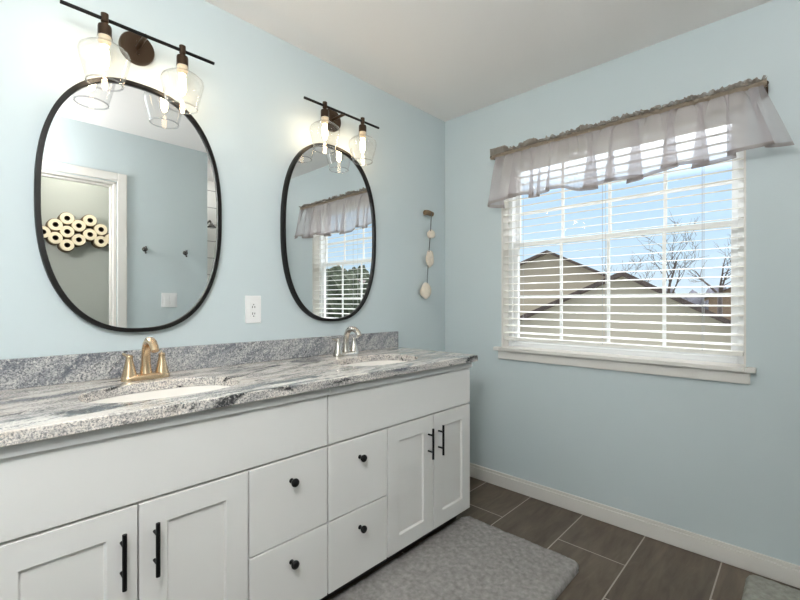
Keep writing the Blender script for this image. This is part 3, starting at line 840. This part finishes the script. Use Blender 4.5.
lamp('shower_fill_lamp', -.45, -2.3, .09, .03, M['showerfill'], 'added fill globe over the shower, out of the frame')

# ------------------------------------------------------------------ outside
tag(obj('lawn', boxes((.3, 90, -70, 70, -3.2, -3.0)), M['lawn']), 'winter lawn below the window', 'lawn', kind='structure')
def gable_house(name, px, py, pz, rot, sl, wl, sr, wr, depth, wallm, label):
    """house whose gable faces the window; ridge end at px, py, pz; left / right roof pitch and half width"""
    h = thing(name, label, 'house', (px, py, -3.0), 'houses seen through the window')
    l, r = (wl, -sl * wl), (-wr, -sr * wr)
    def prism(q, x0, x1):
        bm = BM(); n = len(q)
        A = [bm.verts.new((px + x0, py + y, pz + z)) for y, z in q]; B = [bm.verts.new((px + x1, py + y, pz + z)) for y, z in q]
        for i in range(n): bm.faces.new((A[i], A[(i + 1) % n], B[(i + 1) % n], B[i]))
        bm.faces.new(A); bm.faces.new(B[::-1]); return bm
    obj('walls', prism([(l[0] - .25, -3 - pz), (r[0] + .25, -3 - pz), (r[0] + .25, r[1] + .02), (0, -.10), (l[0] - .25, l[1] + .02)], .28, depth), wallm, h)
    for s_ in (l, r):
        obj('roof_slope', prism([(0, 0), s_, (s_[0], s_[1] - .09), (0, -.09)], 0, depth + .2), M['shingle'], h)
        obj('rake_board', prism([(0, -.09), (s_[0], s_[1] - .09), (s_[0], s_[1] - .2), (0, -.2)], .255, .275), wallm, h)
    h.rotation_euler = (0, 0, math.radians(rot))
    return h
gable_house('gable_house', 6.0, .555, 1.744, 14, .465, 2.6, .555, 2.4, 4.6, M['sid'], 'beige sided house with front gable, nearest outside the window')
gable_house('gable_house', 11.4, 4.43, 2.937, 14, .40, 3.2, .485, 2.5, 6.0, M['sid2'], 'beige sided house with taller roof, behind the nearest gable')
gable_house('distant_house', 34, .6, 2.75, 0, .5, 2.6, .5, 2.6, 6, M['brick'], 'small brown house far behind the bare trees')
gable_house('white_house', 17, -21.2, 2.9, -35, .5, 2.4, .5, 2.4, 6, M['whitehouse'], 'white house among evergreens, seen in the mirror')

def bare_tree(x, y, z0, zt, seed, label, limbs):
    rg = random.Random(seed)
    t = thing('bare_tree', label, 'tree', (x, y, -3.0), 'leafless trees behind the gable')
    obj('trunk', tube(BM(), [(x, y, -3.0), (x + .03, y + .02, (z0 - 3) / 2), (x, y, z0 + .05)], [.17, .14, .10], 10), M['bark'], t, smooth=True)
    bm = BM()
    def grow(p, d, ln, r, lev):
        pts = [p]; rr = [r]; q = p.copy(); dd = d.copy()
        for i in range(5):
            dd = (dd + Vector((rg.uniform(-.2, .2), rg.uniform(-.22, .22), rg.uniform(-.06, .16)))).normalized()
            q = q + dd * ln / 5; pts.append(q.copy()); rr.append(r * (1 - .13 * (i + 1)))
        tube(bm, pts, rr, 6 if lev < 2 else 4)
        if lev >= 4: return
        for i in range(2, 6):
            if lev > 1 and rg.random() < .3: continue
            for _ in range(1):
                a = rg.uniform(.35, .95) * rg.choice((-1, 1))
                nd = (Matrix.Rotation(a, 3, 'X') @ dd); nd = (nd + Vector((rg.uniform(-.4, .4), 0, .15))).normalized()
                grow(pts[i], nd, ln * rg.uniform(.5, .72), max(rr[i] * .55, .008), lev + 1)
    for dy, dz, ln, r in limbs: grow(Vector((x, y, z0)), Vector((rg.uniform(-.2, .2), dy, dz)).normalized(), ln, r, 1)
    obj('branches', bm, M['bark'], t)
bare_tree(20, 2.61, 1.22, 4.0, 3, 'bare tree with forked trunk showing above the gable, nearer the window centre', [(.38, 1, 2.0, .07), (-.12, 1, 2.0, .07), (-.5, .9, 1.5, .05)])
bare_tree(24.0, 1.15, 1.40, 4.0, 5, 'bare tree at the right side of the window view', [(.55, 1, 1.8, .07), (-.5, .85, 1.5, .06), (.1, 1, 2.0, .06)])
bare_tree(21.5, 4.75, .9, 2.6, 9, 'small bare tree just right of the gable peak', [(.5, 1, 1.5, .04), (-.3, 1, 1.6, .045), (-.8, .8, 1.4, .04), (.9, .8, 1.3, .04)])

def lump(bm, c, r, seed, amp=.35, f=1.6, sub=4):
    b2 = bmesh.ops.create_icosphere(bm, subdivisions=sub, radius=1)
    for v in b2['verts']:
        d = v.co.normalized(); k = 1 + amp * noise.noise(d * f + Vector((seed, 0, 0))) + amp * .6 * noise.noise(d * f * 4 + Vector((0, seed, 0))) + amp * .4 * noise.noise(d * 14 + Vector((0, seed, 0)))
        v.co = Vector((c[0] + d.x * r[0] * k, c[1] + d.y * r[1] * k, c[2] + d.z * r[2] * k))
ev = [(10.2, -11.2, 2.2, 1.2, 'rounded dark evergreen nearest the house, seen in the mirror'), (14.6, -13.2, 3.3, 1.5, 'tall dark evergreen in the middle, seen in the mirror'), (10.6, -15.4, 2.6, 1.5, 'broad dark evergreen beyond the others, seen in the mirror'), (7.4, -12.4, .3, 1.1, 'low dark shrub in front of the evergreens, seen in the mirror'), (13.4, -18.2, 3.1, 1.4, 'evergreen before the white house, seen in the mirror'), (26, -31, 4.8, 2.0, 'farthest dark evergreen behind the white house, seen in the mirror')]
for i, (x, y, zt, rad, l) in enumerate(ev):
    t = thing('evergreen_tree', l, 'tree', (x, y, -3), 'evergreens outside')
    hh = (zt + 2.4) / 2
    bm = BM(); lump(bm, (x, y, -2.4 + hh), (rad, rad * 1.1, hh), i * 3.1 + .7, .25)
    obj('crown', bm, M['fir'], t)
    obj('trunk', tube(BM(), [(x, y, -3), (x, y, -1.6)], .14, 10), M['bark'], t)
bm = BM(); rr = random.Random(4)
for k in range(70):
    a = k / 69; y = 40 - 80 * a
    lump(bm, (58 + rr.uniform(-3, 3), y, -.6), (2.2, 1.5, rr.uniform(2.6, 4.0)), k * 1.3, .3, 1.6, 2)
tag(obj('distant_woods', bm, M['woods']), 'distant grey woods along the horizon', 'trees', kind='stuff')
